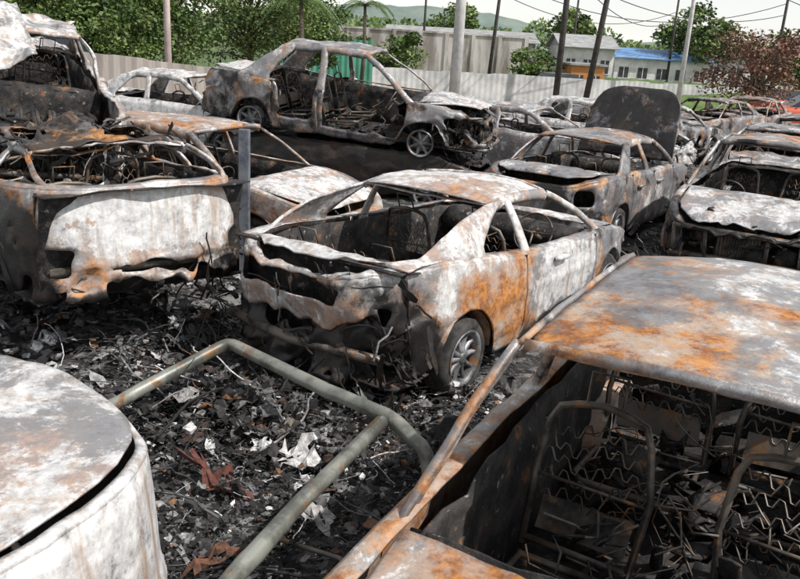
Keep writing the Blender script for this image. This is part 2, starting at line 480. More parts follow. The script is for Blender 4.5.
    if crush:
        tp=MB()
        for z in crush:
            for k in range(int(70*z[6]/.05*z[3])):
                p=Vector((z[0]+ru(-.5,.5)*z[3],z[1]+ru(-.85,.85)*z[4],z[2]+ru(-.9,.5)*z[5])); p.y=max(-b+.03,min(b-.03,p.y)); p.x=max(-a+.03,min(a-.03,p.x)); pts=[p.copy()]
                dirv=Vector((ru(-.5,.5),ru(-1,1),ru(-.9,.1))).normalized()*ru(.02,.07)
                for i in range(4): p=p+dirv+Vector((ru(-.02,.02),ru(-.02,.02),ru(-.03,.01))); p.z=max(.03,p.z); pts.append(p.copy())
                if rnd()<.45: tp.tube(pts,ru(.002,.007),5)
                else:
                    o=Vector((ru(-.03,.03),ru(-.03,.03),ru(.01,.05))); tp.grid([[q,q+o*ru(.4,1.3)] for q in pts])
        tp.build('torn_metal_strips',M_BURNT,root,solid=.003,smooth=False,base=(.2,.3,.72))
    st=MB()
    if P.get('seats',True):
        sx=P.get('seatx',-.22)
        seat(st,sx,.36); seat(st,sx,-.36); 
        if P.get('rearseat',True): seat(st,xc+.42 if P.get('coupe') else -1.02,.33,w=.5,h=.5); seat(st,xc+.42 if P.get('coupe') else -1.02,-.33,w=.5,h=.5)
        if P.get('steer',True):
            cx,cy,cz=xa-.42,-.36,.80; A=Vector((0,1,0)); Bv=Vector((.42,0,.9)).normalized()
            st.tube([Vector((cx,cy,cz))+A*.18*math.cos(t)+Bv*.18*math.sin(t) for t in [2*math.pi*i/24 for i in range(24)]],.009,6,closed=True)
            for t in (0.1,math.pi-.1,-math.pi/2): st.tube([(cx,cy,cz),Vector((cx,cy,cz))+A*.18*math.cos(t)+Bv*.18*math.sin(t)],.009,6)
            st.tube([(cx,cy,cz),(xa-.05,cy,.62)],.022,8)
        for k in range(P.get('wires',12)):
            p=Vector((ru(-.9,xa-.1),ru(-.6,.6),ru(.35,.8))); pts=[p.copy()]
            for i in range(7): p=p+Vector((ru(-.12,.12),ru(-.12,.12),ru(-.10,.06))); pts.append(p.copy())
            st.tube(pts,ru(.002,.006),5)
        st.build('seat_frames',M_WIRE,root)
    if P.get('wheels',True):
        rim=MB(); ty=MB()
        for i,(wx,s) in enumerate(((-xw,-1),(-xw,1),(xw,-1),(xw,1))):
            wheel(rim,ty,wx,s*(b-.045),zc,.285,s,tyre=P.get('tyre',True),spokes=P.get('spokes',7))
        rim.build('wheel_rims',M_RIM,root); 
        if ty.v: ty.build('tyres',M_TYRE,root,crumple=(.012,8,sd))
    if P.get('frontbits'):
        fb=MB()
        fb.tube([(a-.13,-.62,.62),(a-.08,0,.63),(a-.13,.62,.62)],.022,8)
        fb.tube([(a-.12,-.62,.34),(a-.05,0,.34),(a-.12,.62,.34)],.028,8)
        for y in (-.62,-.3,.3,.62): fb.tube([(a-.12,y,.33),(a-.12,y,.63)],.014,6)
        fb.patch((a-.17,-.18,.36),(a-.17,.22,.36),(a-.19,.22,.60),(a-.19,-.18,.60),10,6)
        for k in range(14): 
            y=-.18+.4*k/13; fb.tube([(a-.155,y,.37),(a-.165,y,.59)],.005,4)
        fb.build('front_frame_and_radiator',M_WIRE,root,solid=.01,crumple=(.03,3,sd))
    if P.get('rearbits'):
        rb=MB()
        rb.tube([(-a+.16,-.66,.44),(-a+.07,-.3,.45),(-a+.05,0,.45),(-a+.07,.3,.45),(-a+.16,.66,.44)],.035,8)
        rb.tube([(-a+.02,.42,.27),(-a+.35,.42,.29),(-a+.6,.40,.3)],.038,12,cap=False)
        rb.lathe([(.05,-.12),(.17,-.12),(.18,-.02),(.17,.12),(.04,.12)],(-a+.55,.1,.33),n=20)
        rb.build('rear_beam_and_exhaust',M_WIRE,root,crumple=(.012,3,sd))
    return root

# ------------------------------------------------------------------ cars
Bk=(.1,.25,.95)
coupe=dict(L=4.35,W=1.76,H=1.33,n=3.8,xw=1.27,xa=1.0,xar=.20,xcr=-.66,xc=-1.84,xci=-1.10,ctop=.26,xb=-.42,xdeck=-1.90,wr=.58,coupe=True,res=.03,nv=26,spokes=10,rearbits=True,pth=.022,
  prof=[(-2.18,.90),(-2.05,.97),(-1.7,.99),(-1.1,.95),(-.4,.89),(.4,.86),(1.0,.85),(1.5,.78),(1.95,.66),(2.18,.54)],
  gaps=[-.50,.82],holes=[('B',-.34,.60,.75,.89),('B',-.90,-.64,.62,.75),('B',.66,.90,.62,.76),('B',-.26,.26,.50,.59)],
  tears=[(-2.15,-.1,.26,.4,.9,.13,.40),(-1.95,-.8,.36,.33,.3,.18,.34)],
  crush=[(-2.15,0,.42,.45,1.1,.34,.06,(.05,0,-.01)),(-2.0,-.8,.55,.45,.4,.45,.055),(1.9,-.6,.5,.5,.6,.5,.05),(-2.1,0,.95,.35,1.1,.2,.03)],
  base=(.44,.42,.34),seed=2.3,cbow=.065,
  zones=[(-2.1,0,.34,.5,1.2,.36,Bk),(-1.95,-.82,.44,.42,.4,.42,Bk),(-2.15,.15,.70,.3,.85,.12,(.68,.66,.1)),(-1.2,-.85,.8,.6,.3,.25,(.70,.58,.03)),(-.78,-.85,.52,.42,.3,.40,(.42,.84,.0)),(-1.2,-.85,.75,.3,.3,.2,(.5,.75,.0)),
         (.2,-.85,.6,.75,.3,.4,(.84,.2,.1)),(1.5,-.8,.6,.7,.5,.5,(.5,.25,.22)),(.4,-.85,.2,.9,.3,.22,Bk),(-1.8,0,.98,.5,.9,.10,(.78,.4,.1))],
  roofzones=[(-.4,-.1,1.26,.5,.4,.3,(.65,.56,.1)),(.1,.3,1.26,.5,.5,.3,(.80,.42,.05)),(-.5,-.4,1.2,.4,.4,.3,(.55,.8,.0))],
  pilbase=(.68,.5,.12),pilzones=[(-1.3,-.7,1.05,.7,.4,.3,(.72,.60,.02))],roofbase=(.78,.46,.05),lidbase=(.70,.45,.2))
car('burnt_coupe',(.52,6.60,0),55,coupe)

sedan=dict(L=4.4,W=1.7,H=1.35,base=(.42,.32,.32),roofbase=(.46,.40,.25),pilbase=(.42,.40,.3),hood=('up',75),seed=5.1,gaps=[-.95,-.1,.82],eng=True,hoodbase=(.12,.30,.58),
  lidbase=(.52,.34,.25),zones=[(-2.1,0,.7,.4,1,.3,(.3,.3,.42)),(0,-.85,.5,1.2,.3,.3,(.58,.3,.22))],holes=[('B',-.82,-.55,.62,.8),('B',.55,.82,.62,.8)])
car('burnt_sedan',(2.66,11.1,0),57,sedan)

rc=dict(L=4.2,W=1.7,H=1.46,base=(.50,.38,.38),roofbase=(.44,.42,.3),lidbase=(.68,.28,.15),hood=('on',),seed=7.7,xa=.9,xar=.28,gaps=[.9,-.1],rearseat=False,
  holes=[('F',-.72,.72,.28,.64)],frontbits=True,eng=True,zones=[(2,0,.4,.5,1,.4,Bk)],crush=[(2.0,0,.5,.5,1.0,.35,.05)],tears=[(2.05,-.6,.5,.3,.4,.3,.4)],lidzones=[])
car('burnt_sedan',(4.40,9.65,.05),-120,rc)

fr=dict(L=4.2,W=1.68,H=1.47,base=(.45,.62,.2),roofbase=(.48,.42,.05),roofzones=[(.2,-.3,1.4,.5,.5,.3,(.42,.50,.04)),(-.9,.3,1.4,.6,.6,.3,(.62,.38,.0)),(-.4,.5,1.4,.6,.5,.4,(.44,.54,.03))],
  pilbase=(.44,.44,.28),lidbase=(.50,.74,.03),seed=3.9,xa=.86,xar=.36,xcr=-1.12,xc=-1.75,xb=-.35,roofc=1.3,clutter=160,seatx=.10,steer=False,dash=-.12,res=.04,wires=60,pw=.035,pth=.022)
car('burnt_hatchback',(1.12,2.60,0),-119,fr)

fl=dict(L=4.4,W=1.84,H=1.3,n=2.9,base=(.86,.32,.0),lidbase=(.70,.40,.0),seed=9.2,prof=[(-2.2,.92),(-2.05,.95),(-1.6,.97),(-.9,.95),(.2,.91),(.9,.89),(1.3,.86),(1.95,.74),(2.2,.62)],
   crumple=.018,xc=-1.2,xcr=-.6,raker=.05,res=.04,inset=.035,sill=-.1,zbr=-.1,noarch=True,wheels=False,lidc=1.0,crush=[(-2.1,-.4,.1,.4,.8,.35,.03)])
car('burnt_sedan',(-2.45,.88,.16),48+180,fl)

lc=dict(L=3.9,W=1.74,H=1.25,n=5.0,base=(.52,.45,.26),seed=4.4,xa=.95,xar=.3,xcr=-1.25,xc=-1.86,xci=-1.76,ctop=.06,xb=-.2,xq=-.95,xq2=-.9,deck=('off',),wr=.54,res=.03,nv=26,wheels=False,pth=.022,rooftear=.12,
  prof=[(-1.95,.98),(-1.4,.97),(-.4,.93),(.4,.9),(.95,.88),(1.4,.84),(1.75,.74),(1.95,.62)],raker=.05,xw=1.15,clutter=160,wires=60,
  zones=[(-1.95,0,.76,.3,1.0,.26,(.80,.60,.0)),(-1.95,-.2,.42,.3,.9,.2,(.5,.6,.35)),(-1.9,0,.22,.4,.9,.14,Bk),(-1.3,.85,.5,1.0,.3,.5,(.2,.4,.75))],roofbase=(.30,.45,.5),roofc=4,
  holes=[('B',-.25,.3,.42,.5),('B',-.76,-.56,.44,.62),('B',.56,.76,.44,.64),('B',-.5,.1,.26,.34)],crumple=.022,rearbits=True,
  tears=[(-1.95,0,.24,.3,.9,.15,.38),(-1.2,.83,.5,.6,.3,.4,.35)],crush=[(-1.95,0,.30,.4,1.0,.25,.05),(-1.2,-.8,.6,.8,.3,.4,.03),(-.5,0,1.2,1.0,.8,.2,.06)])
car('burnt_hatchback',(-2.96,6.62,.28),132,lc,roll=0,pitch=math.radians(2))

cc=dict(L=4.2,W=1.66,H=1.38,base=(.50,.52,.2),roofbase=(.54,.62,.05),pilbase=(.48,.55,.25),lidbase=(.72,.50,.06),seed=6.1,xb=-.25,xq=-.95,xq2=-.9,xcr=-1.2,xc=-1.75)
car('burnt_hatchback',(-2.30,9.05,0),-28,cc)

tl=dict(L=4.2,W=1.66,H=1.34,base=(.60,.45,.24),roofbase=(.62,.4,.15),lidbase=(.62,.36,.15),seed=8.3,hood=('off',),eng=True,engn=44,holes=[('F',-.5,.6,.35,.6)],nofrontlip=True,frontbits=True,crumple=.06,
  crush=[(1.8,0,.6,.8,1.0,.5,.09)],tears=[(2.0,.3,.6,.4,.6,.3,.38)],xa=.75,xar=.15)
car('burnt_sedan',(-4.08,8.05,1.02),-60,tl,roll=math.radians(-6),pitch=math.radians(6))
cb=MB(); rows=[]
for i in range(26):
    u=i/25-.5; rows.append([(u*1.2,(j/19-.5)*.9,.16*math.cos(u*2.6)+.14*noise.noise((u*3,j*.15,4))+.07*abs(noise.noise((u*8,j*.4,1)))) for j in range(20)])
cb.grid(rows); ob=cb.build('crumpled_bonnet',M_BURNT,None,solid=.012,crumple=(.03,3,2),base=(.64,.38,.2)); ob.location=(-4.15,7.55,2.0); ob.rotation_euler=(math.radians(38),math.radians(-20),math.radians(25))

bd=dict(L=4.7,W=1.76,H=1.52,base=(.38,.34,.38),roofbase=(.52,.34,.26),pilbase=(.56,.34,.22),seed=1.7,xa=1.2,xar=.35,xcr=-.95,xc=-1.6,xb=-.25,wr=.57,gaps=[-1.05,-.25,1.12],nohandles=True,tyre=False,
  prof=[(-2.35,.86),(-2.2,.96),(-1.8,.98),(-.9,.90),(.2,.86),(.95,.86),(1.3,.86),(2.0,.78),(2.35,.62)],crumple=.035,xw=1.38,hood=('up',6),
  holes=[('F',-.7,.7,.3,.58),('R',1.75,2.1,.5,.7),('R',-.24,1.10,.33,2.0),('L',-.24,1.10,.33,2.0),('R',-.95,-.32,.40,2.0)],lipcut=('R',-1.0,1.10),frontbits=True,eng=True,
  crush=[(2.0,-.3,.5,.7,.9,.5,.09),(-2.0,-.2,.6,.7,.9,.4,.05)],tears=[(1.9,-.8,.4,.6,.4,.35,.4)],pw=.03,
  lidbase=(.72,.3,.15),zones=[(-.3,-.85,.6,1.3,.3,.4,(.42,.38,.40)),(1.6,-.85,.6,.5,.4,.4,(.58,.2,.28))])
car('burnt_sedan',(-1.0,13.1,.74),-13,bd,roll=math.radians(3),pitch=math.radians(3))
ud=dict(L=4.3,W=1.7,H=0,base=(.2,.4,.8),seed=12.7,crumple=.05,seats=False)
car('burnt_sedan',(-.75,13.1,-.15),-14,ud)

bgs=[((2.2,15.4,0),-35,(.58,.3,.26)),((4.0,17.8,0),-30,(.70,.2,.25)),((.9,17.6,0),-25,(.58,.3,.33)),((5.6,18.4,0),50,(.50,.35,.36)),((-4.1,14.6,.2),-20,(.75,.25,.1)),
     ((6.6,14.4,0),-120,(.50,.35,.36)),((8.2,16.6,0),-125,(.45,.4,.38)),((6.0,21.5,0),-20,(.58,.35,.3)),((10.6,20.0,0),-130,(.42,.4,.38)),((8.3,22.5,0),-140,(.45,.4,.36)),
     ((7.4,12.3,0),-120,(.52,.4,.36)),((12.4,22.5,0),-130,(.5,.35,.35)),((10.2,24.5,0),-125,(.45,.4,.35))]
for i,(l,h,bs) in enumerate(bgs):
    car('burnt_sedan',l,h+ru(-6,6),dict(L=4.3,W=1.7,H=1.36+ .06*math.sin(i*2.1),base=bs,seed=20.3+i*1.37,crumple=.035,clutter=10,res=.08,nv=9,rearseat=False,hood=('up',8) if i%3==0 else ('off',) if i%3==1 else ('on',),eng=i%3==1,
        crush=[(2.0*(1 if i%2 else -1),0,.5,.6,1,.5,.06)],tears=[(ru(-1,1),-.85 if i%2 else .85,.5,.8,.3,.3,.3)]))

# ------------------------------------------------------------------ bent steel pipes
def smoothpath(pts,r=.12,n=6):
    pts=[Vector(p) for p in pts]; out=[pts[0]]
    for i in range(1,len(pts)-1):
        p=pts[i]; d0=(pts[i-1]-p).normalized()*r; d1=(pts[i+1]-p).normalized()*r
        for k in range(n+1):
            t=k/n; out.append((p+d0)*(1-t)**2+p*2*t*(1-t)+(p+d1)*t*t)
    out.append(pts[-1]); return out
rail=empty('bent_steel_pipe_frame')
pm=MB()
pm.tube(smoothpath([(-1.75,3.95,.22),(-1.52,4.08,.33),(-1.04,4.56,.5),(-.35,4.02,.47),(-.02,3.8,.44),(.18,3.62,.36),(.24,3.5,.1)],.07),.04,16)
pm.build('bent_rail',M_PIPE,rail,crumple=(.012,5,1))
pm=MB(); pm.tube(smoothpath([(-.06,3.76,.43),(-.34,3.1,.41),(-.56,2.56,.37),(-.75,2.1,.3)],.1),.04,16); pm.build('cross_rail',M_PIPE,rail,crumple=(.01,5,1))
pm=MB(); pm.tube([(-.60,3.3,.03),(-.2,3.0,.14),(.0,2.75,.2)],.012,10); pm.build('thin_bar',M_WIRE,rail)
po=MB(); po.box((-1.50,7.25,.76),(.10,.08,1.5)); po.build('steel_post',plain('grey_post',(.06,.07,.085),(.15,.16,.18),6),None,smooth=False,bevel=.008)

# ------------------------------------------------------------------ ground
def graded(lo,flo,fhi,hi,step,g=1.25):
    xs=[]; x=flo
    while x<=fhi: xs.append(x); x+=step
    s=step; x=flo
    left=[]
    while x>lo: s*=g; x-=s; left.append(max(x,lo))
    s=step; x=xs[-1]; right=[]
    while x<hi: s*=g; x+=s; right.append(min(x,hi))
    return left[::-1]+xs+right
gx=graded(-500,-5,7,500,.06); gy_=graded(-60,1.5,9,900,.06)
def mound(x,y): return .28*math.exp(-((x+3.0)/1.1)**2-((y-6.3)/1.2)**2)+.10*math.exp(-((x+1.1)/.5)**2-((y-4.4)/.4)**2)
g=MB(); rows=[]
for x in gx:
    r=[]
    for y in gy_:
        d=max(0,1-max(abs(x-1)-5,0)/14)*max(0,1-max(y-9,0)/18)
        z=(noise.fractal((x*1.7,y*1.7,0),.8,2.1,6)*.06+abs(noise.noise((x*9,y*9,3)))*.035)*d
        z+=mound(x,y)*(1+.5*noise.noise((x*5,y*5,1)))
        if y>22: z-=min(.3,(y-22)*.02)
        r.append((x,y,z))
    rows.append(r)
g.grid(rows)
m=NT('ash_covered_ground'); geo=m.n('ShaderNodeNewGeometry'); p=geo.outputs['Position']
s=m.n('ShaderNodeSeparateXYZ'); m.l(p,s.inputs[0])
c=m.mix(m.sharp(m.noise(p,3,7,.7),7),(.012,.011,.0105),(.055,.050,.047))
c=m.mix(m.sharp(m.noise(m.off(p,(4,7,1)),5,8,.78),12,bias=-.5),c,(.21,.205,.20))
c=m.mix(m.sharp(m.noise(m.off(p,(1,3,1)),2.4,7,.7),10,bias=-1.7),c,(.11,.06,.04))
far=m.math('MULTIPLY_ADD',s.outputs[1],.12,-2.3,clamp=True)
dirt=m.mix(m.sharp(m.noise(p,.7,6,.6),5),(.16,.14,.11),(.26,.235,.20))
c=m.mix(far,c,dirt)
gr=m.math('MULTIPLY_ADD',s.outputs[1],.1,-4.2,clamp=True)
c=m.mix(gr,c,m.mix(m.noise(p,.5,6,.6),(.05,.09,.025),(.10,.13,.05)))
f=m.noise(p,30,5,.75)
g.build('ground',m.out(c,.92,0,m.bump(f,.8,.03)),smooth=True)

# debris
random.seed(5)
db=MB()
pal=[(.011,.010,.0098)]*11+[(.034,.032,.031)]*9+[(.10,.098,.096)]*6+[(.23,.226,.222)]*4+[(.50,.49,.48)]*2+[(.14,.07,.035),(.07,.04,.028)]
def flake(x,y,z,s,col):
    a=ru(0,6.28); ca,sa=math.cos(a),math.sin(a); asp=ru(.25,1); tx,ty=ru(-.5,.5),ru(-.5,.5); n=3 if s<.12 else 7; rows=[]
    k1,k2=ru(-.3,.3),ru(-.3,.3); ph=ru(0,50)
    for i in range(n+1):
        r=[]
        for j in range(n+1):
            u=(i/n-.5)*s*(1+ru(-.25,.25)); v=(j/n-.5)*s*asp*(1+ru(-.3,.3))+k1*u; u+=k2*v
            r.append((x+u*ca-v*sa,y+u*sa+v*ca,z+u*tx+v*ty+ru(-.06,.06)*s+noise.noise((u*14+ph,v*14,ph))*s*.35))
        rows.append(r)
    db.grid(rows,skip=(lambda i,j:rnd()<.15) if s>.07 else None,col=col)
def scatter(N,x0,x1,y0,y1,smin,smax,zmax,pw=3,wires=.3):
    for k in range(N):
        x=ru(x0,x1); y=ru(y0,y1); col=random.choice(pal); br=ru(.7,1.3); col=tuple(c*br for c in col)
        s=smin+(smax-smin)*rnd()**pw; z=.02+rnd()**2*zmax+mound(x,y); t=rnd()
        if t<.68-wires: flake(x,y,z,s,col)
        elif t<1-wires: 
            s=min(s,.12); db.box((x,y,z),(s*ru(.2,.6),s*ru(.2,.6),s*ru(.1,.4)),Matrix.Rotation(ru(0,3),3,'Z')@Matrix.Rotation(ru(-.5,.5),3,'X'),col=col,jit=.45)
        else:
            q=Vector((x,y,z)); d=Vector((ru(-1,1),ru(-1,1),ru(-.1,.25))).normalized()*s*.35; pts=[q]
            for i in range(6): d=(d+Vector((ru(-1,1),ru(-1,1),ru(-.5,.4)))*s*.18); q=q+d; q.z=max(.02,q.z); pts.append(q)
            db.tube(pts,min(.008,s*ru(.012,.035)),5,col=col)
scatter(22000,-1.9,.75,2.0,5.2,.010,.08,.10,3.5)
scatter(190,-1.7,.6,2.8,4.9,.10,.28,.18,2,.55)
scatter(900,-1.6,-.6,3.9,4.9,.03,.18,.14,2)
scatter(3500,-4,5,5,11,.03,.26,.12)
scatter(1500,-3.8,-1.2,4.3,6.2,.03,.20,.18,2)
for (x,y,s,col) in ((-.9,3.62,.34,(.10,.035,.025)),(-.62,4.15,.26,(.14,.12,.10)),(-.35,3.35,.22,(.30,.29,.28)),(-1.25,4.35,.28,(.24,.23,.22)),(-.75,2.95,.24,(.11,.05,.03)),(-.5,3.9,.2,(.42,.41,.40))):
    flake(x,y,.14+mound(x,y),s,col)
db.build('burnt_debris',M_DEB,smooth=False)

# ------------------------------------------------------------------ hoarding fence
def fence(name,x0,y0,x1,y1,z0,h0,h1,mat,pitch=.09,amp=.02):
    mb=MB(); Lf=math.hypot(x1-x0,y1-y0); nn=int(Lf/pitch); dx,dy=(x1-x0)/Lf,(y1-y0)/Lf; rows=[]
    for i in range(nn+1):
        t=i/nn; o=amp if i%2 else -amp
        pan=int(t*Lf/.9); oo=noise.noise((pan*3.3,1,1))*.07; hh=h0+(h1-h0)*t+noise.noise((pan*1.9,5,1))*.09
        x=x0+dx*Lf*t-dy*(o+oo); y=y0+dy*Lf*t+dx*(o+oo)
        rows.append([(x,y,z0+(hh-z0)*k/4) for k in range(5)])
    mb.grid(rows); return mb.build(name,mat,None,solid=.006,smooth=False)
MF=plain('hoarding_sheet',(.46,.39,.33),(.74,.65,.56),1.6,.75,streak=True)
fence('hoarding_fence',-14,20.5,-.2,17.5,-.3,1.95,1.35,MF,.15,.006)
# ------------------------------------------------------------------ trees
M_BARK=plain('bark',(.07,.055,.04),(.14,.11,.085),8,.95)
M_LEAF=attr_material('foliage',.6,.4,3,spec=.3,bump=False)
def tree(name,loc,h,cr,cz,n,cols,ls=.16,seed=1,sq=.8,trunk=.14,clumps=26):
    random.seed(seed); root=empty(name,loc); tb=MB()
    tb.tube([(0,0,-.4),(.05,.02,h*.3),(-.03,.05,h*.6),(.02,0,h*.92)],[trunk,trunk*.8,trunk*.5,trunk*.12],8)
    lf=MB(); cs=[]
    for k in range(clumps):
        while True:
            q=Vector((ru(-1,1),ru(-1,1),ru(-1,1)))
            if .25<q.length<1: break
        c=Vector((q.x*cr,q.y*cr,cz+q.z*cr*sq)); cs.append((c,cr*ru(.22,.42),random.choice(cols),ru(.7,1.35)))
        s=Vector((0,0,h*ru(.25,.6))); mid=(s+c)/2+Vector((ru(-.2,.2),ru(-.2,.2),.15))
        tb.tube([s,mid,c],[trunk*.35,trunk*.22,trunk*.05],5)
    for k in range(n):
        c,r,col,br=random.choice(cs)
        d=Vector((random.gauss(0,1),random.gauss(0,1),random.gauss(0,1))); d=d/ max(d.length,.01)*r*rnd()**.45
        q=c+Vector((d.x*1.15,d.y*1.15,d.z*.8)); s=ls*ru(.5,1.3)
        u=Vector((ru(-1,1),ru(-1,1),ru(-.6,.6))).normalized(); w=u.cross(Vector((ru(-1,1),ru(-1,1),ru(-1,1)))).normalized()
        kk=br*ru(.75,1.25); cc_=tuple(x*kk for x in col); b0=len(lf.v)
        for a_,b_ in ((-.5,0),(0,-.3),(.5,0),(0,.3)): lf.add(q+u*a_*s+w*b_*s,cc_)
        lf.f.append((b0,b0+1,b0+2,b0+3))
    tb.build('trunk_and_limbs',M_BARK,root); lf.build('crown',M_LEAF,root,smooth=False)
Gs=[(.085,.13,.032),(.105,.155,.04),(.06,.10,.026),(.125,.17,.05)]
tx=[(-15.5,30,6.2,2.6),(-12.6,27.5,5.6,2.3),(-10.6,31,6.6,2.6),(-8.4,28.5,5.6,2.2),(-6.6,33,6.0,2.4),(-17.5,27,6.5,2.8),(-4.8,36,4.6,1.9),(-9.6,25.5,3.6,1.6),(-14.2,25,3.8,1.7),(-11.3,26,4.0,1.7)]
for i,(x,y,h,r) in enumerate(tx): tree('leafy_tree',(x,y,-.3),h,r,h*.58,12500,Gs,.145,30+i,sq=.95,clumps=48)
tree('leafy_tree',(3.2,72,-.3),5.8,2.6,3.9,3500,Gs,.35,50)
tree('leafy_tree',(21.0,62,-.3),6.2,2.9,3.9,4500,Gs,.35,51)
tree('leafy_tree',(27,58,-.3),4.6,2.6,2.6,3000,Gs,.35,52)
tree('leafy_tree',(12.2,66,-.3),6.5,1.9,4.6,2000,Gs,.38,53)
tree('leafy_tree',(-1.5,50,-.3),3.2,2.0,1.8,3000,Gs,.28,54)
tree('leafy_tree',(7.6,52,-.3),3.0,1.5,1.6,2000,Gs,.26,55)
Br=[(.17,.085,.055),(.12,.06,.04),(.2,.12,.08)]
tree('scorched_tree',(13.0,31.5,-.1),3.9,2.0,2.2,5500,Br,.14,60,sq=.72,clumps=40)
def palm(loc,H,seed):
    random.seed(seed); pr=empty('palm_tree',loc); tb=MB(); tb.tube([(0,0,0),(.1,0,H*.5),(.05,0,H)],[.12,.09,.07],8); tb.build('trunk',M_BARK,pr)
    lf=MB()
    for k in range(18):
        an=k*2.4; d=Vector((math.cos(an),math.sin(an),0)); up=ru(.2,1.1)
        for i in range(26):
            t=i/26; o=Vector((0.05,0,H))+d*1.5*t+Vector((0,0,up*t-1.4*t*t)); side=d.cross(Vector((0,0,1)))
            for s_ in (-1,1):
                kk=ru(.7,1.3); b0=len(lf.v); col=(.09*kk,.14*kk,.04*kk); e=o+side*s_*.36*(1-t*.6)+d*.14-Vector((0,0,.16))
                for q in (o,o+d*.04,e): lf.add(q,col)
                lf.f.append((b0,b0+1,b0+2))
    lf.build('fronds',M_LEAF,pr,smooth=False)
palm((-4.2,30,-.3),3.9,3); palm((-2.6,41,-.3),4.3,4)
hm=MB(); rows=[]
for i in range(140):
    x=-260+i*4; h=11+6*noise.fractal((x*.012,1.5,0),.9,2,4)+3*math.exp(-((x+10)/60)**2)+noise.noise((x*.2,7,0))*.8
    rows.append([(x,330,-2),(x,345,h*.6),(x,365,h),(x,420,h*.5)])
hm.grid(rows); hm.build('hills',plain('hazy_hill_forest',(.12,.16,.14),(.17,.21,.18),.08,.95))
random.seed(9); lf=MB()
for k in range(15000):
    x=ru(-60,90); hh=4.6+2.0*noise.noise((x*.09,2,0))+1.4*noise.noise((x*.4,4,0)); z=ru(.8,max(1.5,hh)); y=95+ru(-3,3)
    br=.7+.6*abs(noise.noise((x*.5,z*.6,2)))*2; col=tuple(c*br for c in random.choice(Gs)); s=ru(.35,.8); b0=len(lf.v)
    u=Vector((ru(-1,1),ru(-1,1),ru(-1,1))).normalized(); w=u.orthogonal().normalized()
    for a_,b_ in ((-.5,0),(0,-.4),(.5,0),(0,.4)): lf.add(Vector((x,y,z))+u*a_*s+w*b_*s,col)
    lf.f.append((b0,b0+1,b0+2,b0+3))
lf.build('distant_tree_line',M_LEAF,smooth=False)

# ------------------------------------------------------------------ buildings
MW=plain('stained_plaster',(.24,.21,.185),(.56,.52,.48),1.6,.9,streak=True)
MWH=plain('white_plaster',(.50,.49,.47),(.70,.69,.67),1.2,.9)
MD=plain('dark_opening',(.02,.02,.022),(.05,.05,.055),3,.4)
MO=plain('orange_panel',(.45,.17,.05),(.55,.24,.08),1.5,.7)
MBL=plain('blue_sheet_roof',(.07,.18,.38),(.12,.26,.48),1,.5)
MGN=plain('green_sheet',(.05,.22,.14),(.08,.30,.20),1,.6)
MRF=plain('tile_roof',(.22,.12,.09),(.32,.20,.16),3,.9)
MGR=plain('grey_roof',(.22,.22,.22),(.34,.34,.33),2,.7)
MGS=plain('grass',(.05,.10,.02),(.11,.16,.045),1.5,.95)
def building(name,x0,x1,y0,dep,z1,wm,rm,wins=6,gable=.8,band=None):
    r=empty(name,((x0+x1)/2,y0,-.4)); w=(x1-x0); H=z1+.4
    mb=MB(); mb.box((0,dep/2,H/2),(w,dep,H)); mb.build('walls',wm,r,smooth=False)
    rf=MB()
    if gable>0: 
        o=.35; z=H+.003
        rf.patch((-w/2-o,-o,z-.1),(w/2+o,-o,z-.1),(w/2+o,dep/2,z+gable),(-w/2-o,dep/2,z+gable),10,2)
        rf.patch((-w/2-o,dep/2,z+gable),(w/2+o,dep/2,z+gable),(w/2+o,dep+o,z-.1),(-w/2-o,dep+o,z-.1),10,2)
        rf.patch((-w/2,-.003,H),(-w/2,dep,H),(-w/2,dep/2,H+gable),(-w/2,dep/2,H+gable),1,1)
    else: rf.box((0,dep/2,H+.06),(w+.3,dep+.3,.12))
    rf.build('roof',rm,r,solid=.06 if gable>0 else 0,smooth=False)
    if wins:
        wm_=MB(); fm=MB()
        for k in range(wins):
            x=-w/2+w*(k+.5)/wins; ww=w/wins*.5; z=H*.58; hh=H*.28
            wm_.box((x,-.01,z),(ww,.06,hh)); fm.box((x,-.035,z),(.05,.05,hh)); fm.box((x,-.03,z-hh/2-.03),(ww+.15,.1,.06))
        wm_.build('windows',MD,r,smooth=False); fm.build('window_frames',MWH,r,smooth=False)
    if band:
        bm=MB(); bm.box((0,-.04,H-.35),(w*.98,.06,.5)); bm.build('fascia',band,r,smooth=False)
    return r
wl=MB(); wl.box((1.2,55,1.35),(12.6,.25,3.3)); 
for k in range(8): wl.box((-4.9+k*1.75,54.85,1.38),(.25,.12,3.38))
wl.box((1.2,55,3.06),(12.8,.4,.12)); wl.build('boundary_wall',MW,smooth=False)
building('warehouse',-2,9,62,8,2.9,MW,MGR,7,.7)
building('shop_house',10.4,14.0,58,6,2.8,MWH,MGR,3,.8,None)
building('blue_roof_shed',14.6,21.5,60,7,2.3,MWH,MBL,5,.6)
building('orange_shop',9.6,11.6,50,4,1.6,MO,MGR,2,0)
building('terrace_house',23,34,66,8,2.8,MWH,MRF,6,.9)
fence('green_fence',-7.5,44,-2.2,44,-.3,2.35,2.3,MGN,.15)
fence('boundary_fence',-2,40,20,46,-.3,1.1,1.0,plain('grey_fence',(.36,.36,.35),(.55,.54,.52),1,.8),.15,.01)
bk=MB(); rows=[]
for i in range(60):
    x=9+i*.35; rows.append([(x,42.5+j*.7,-.3+1.25*math.sin(min(1,j/7)*math.pi/2)*(1+.15*noise.noise((x*.8,j,1)))*min(1,i/8)) for j in range(12)])
bk.grid(rows); bk.build('grass_bank',MGS)

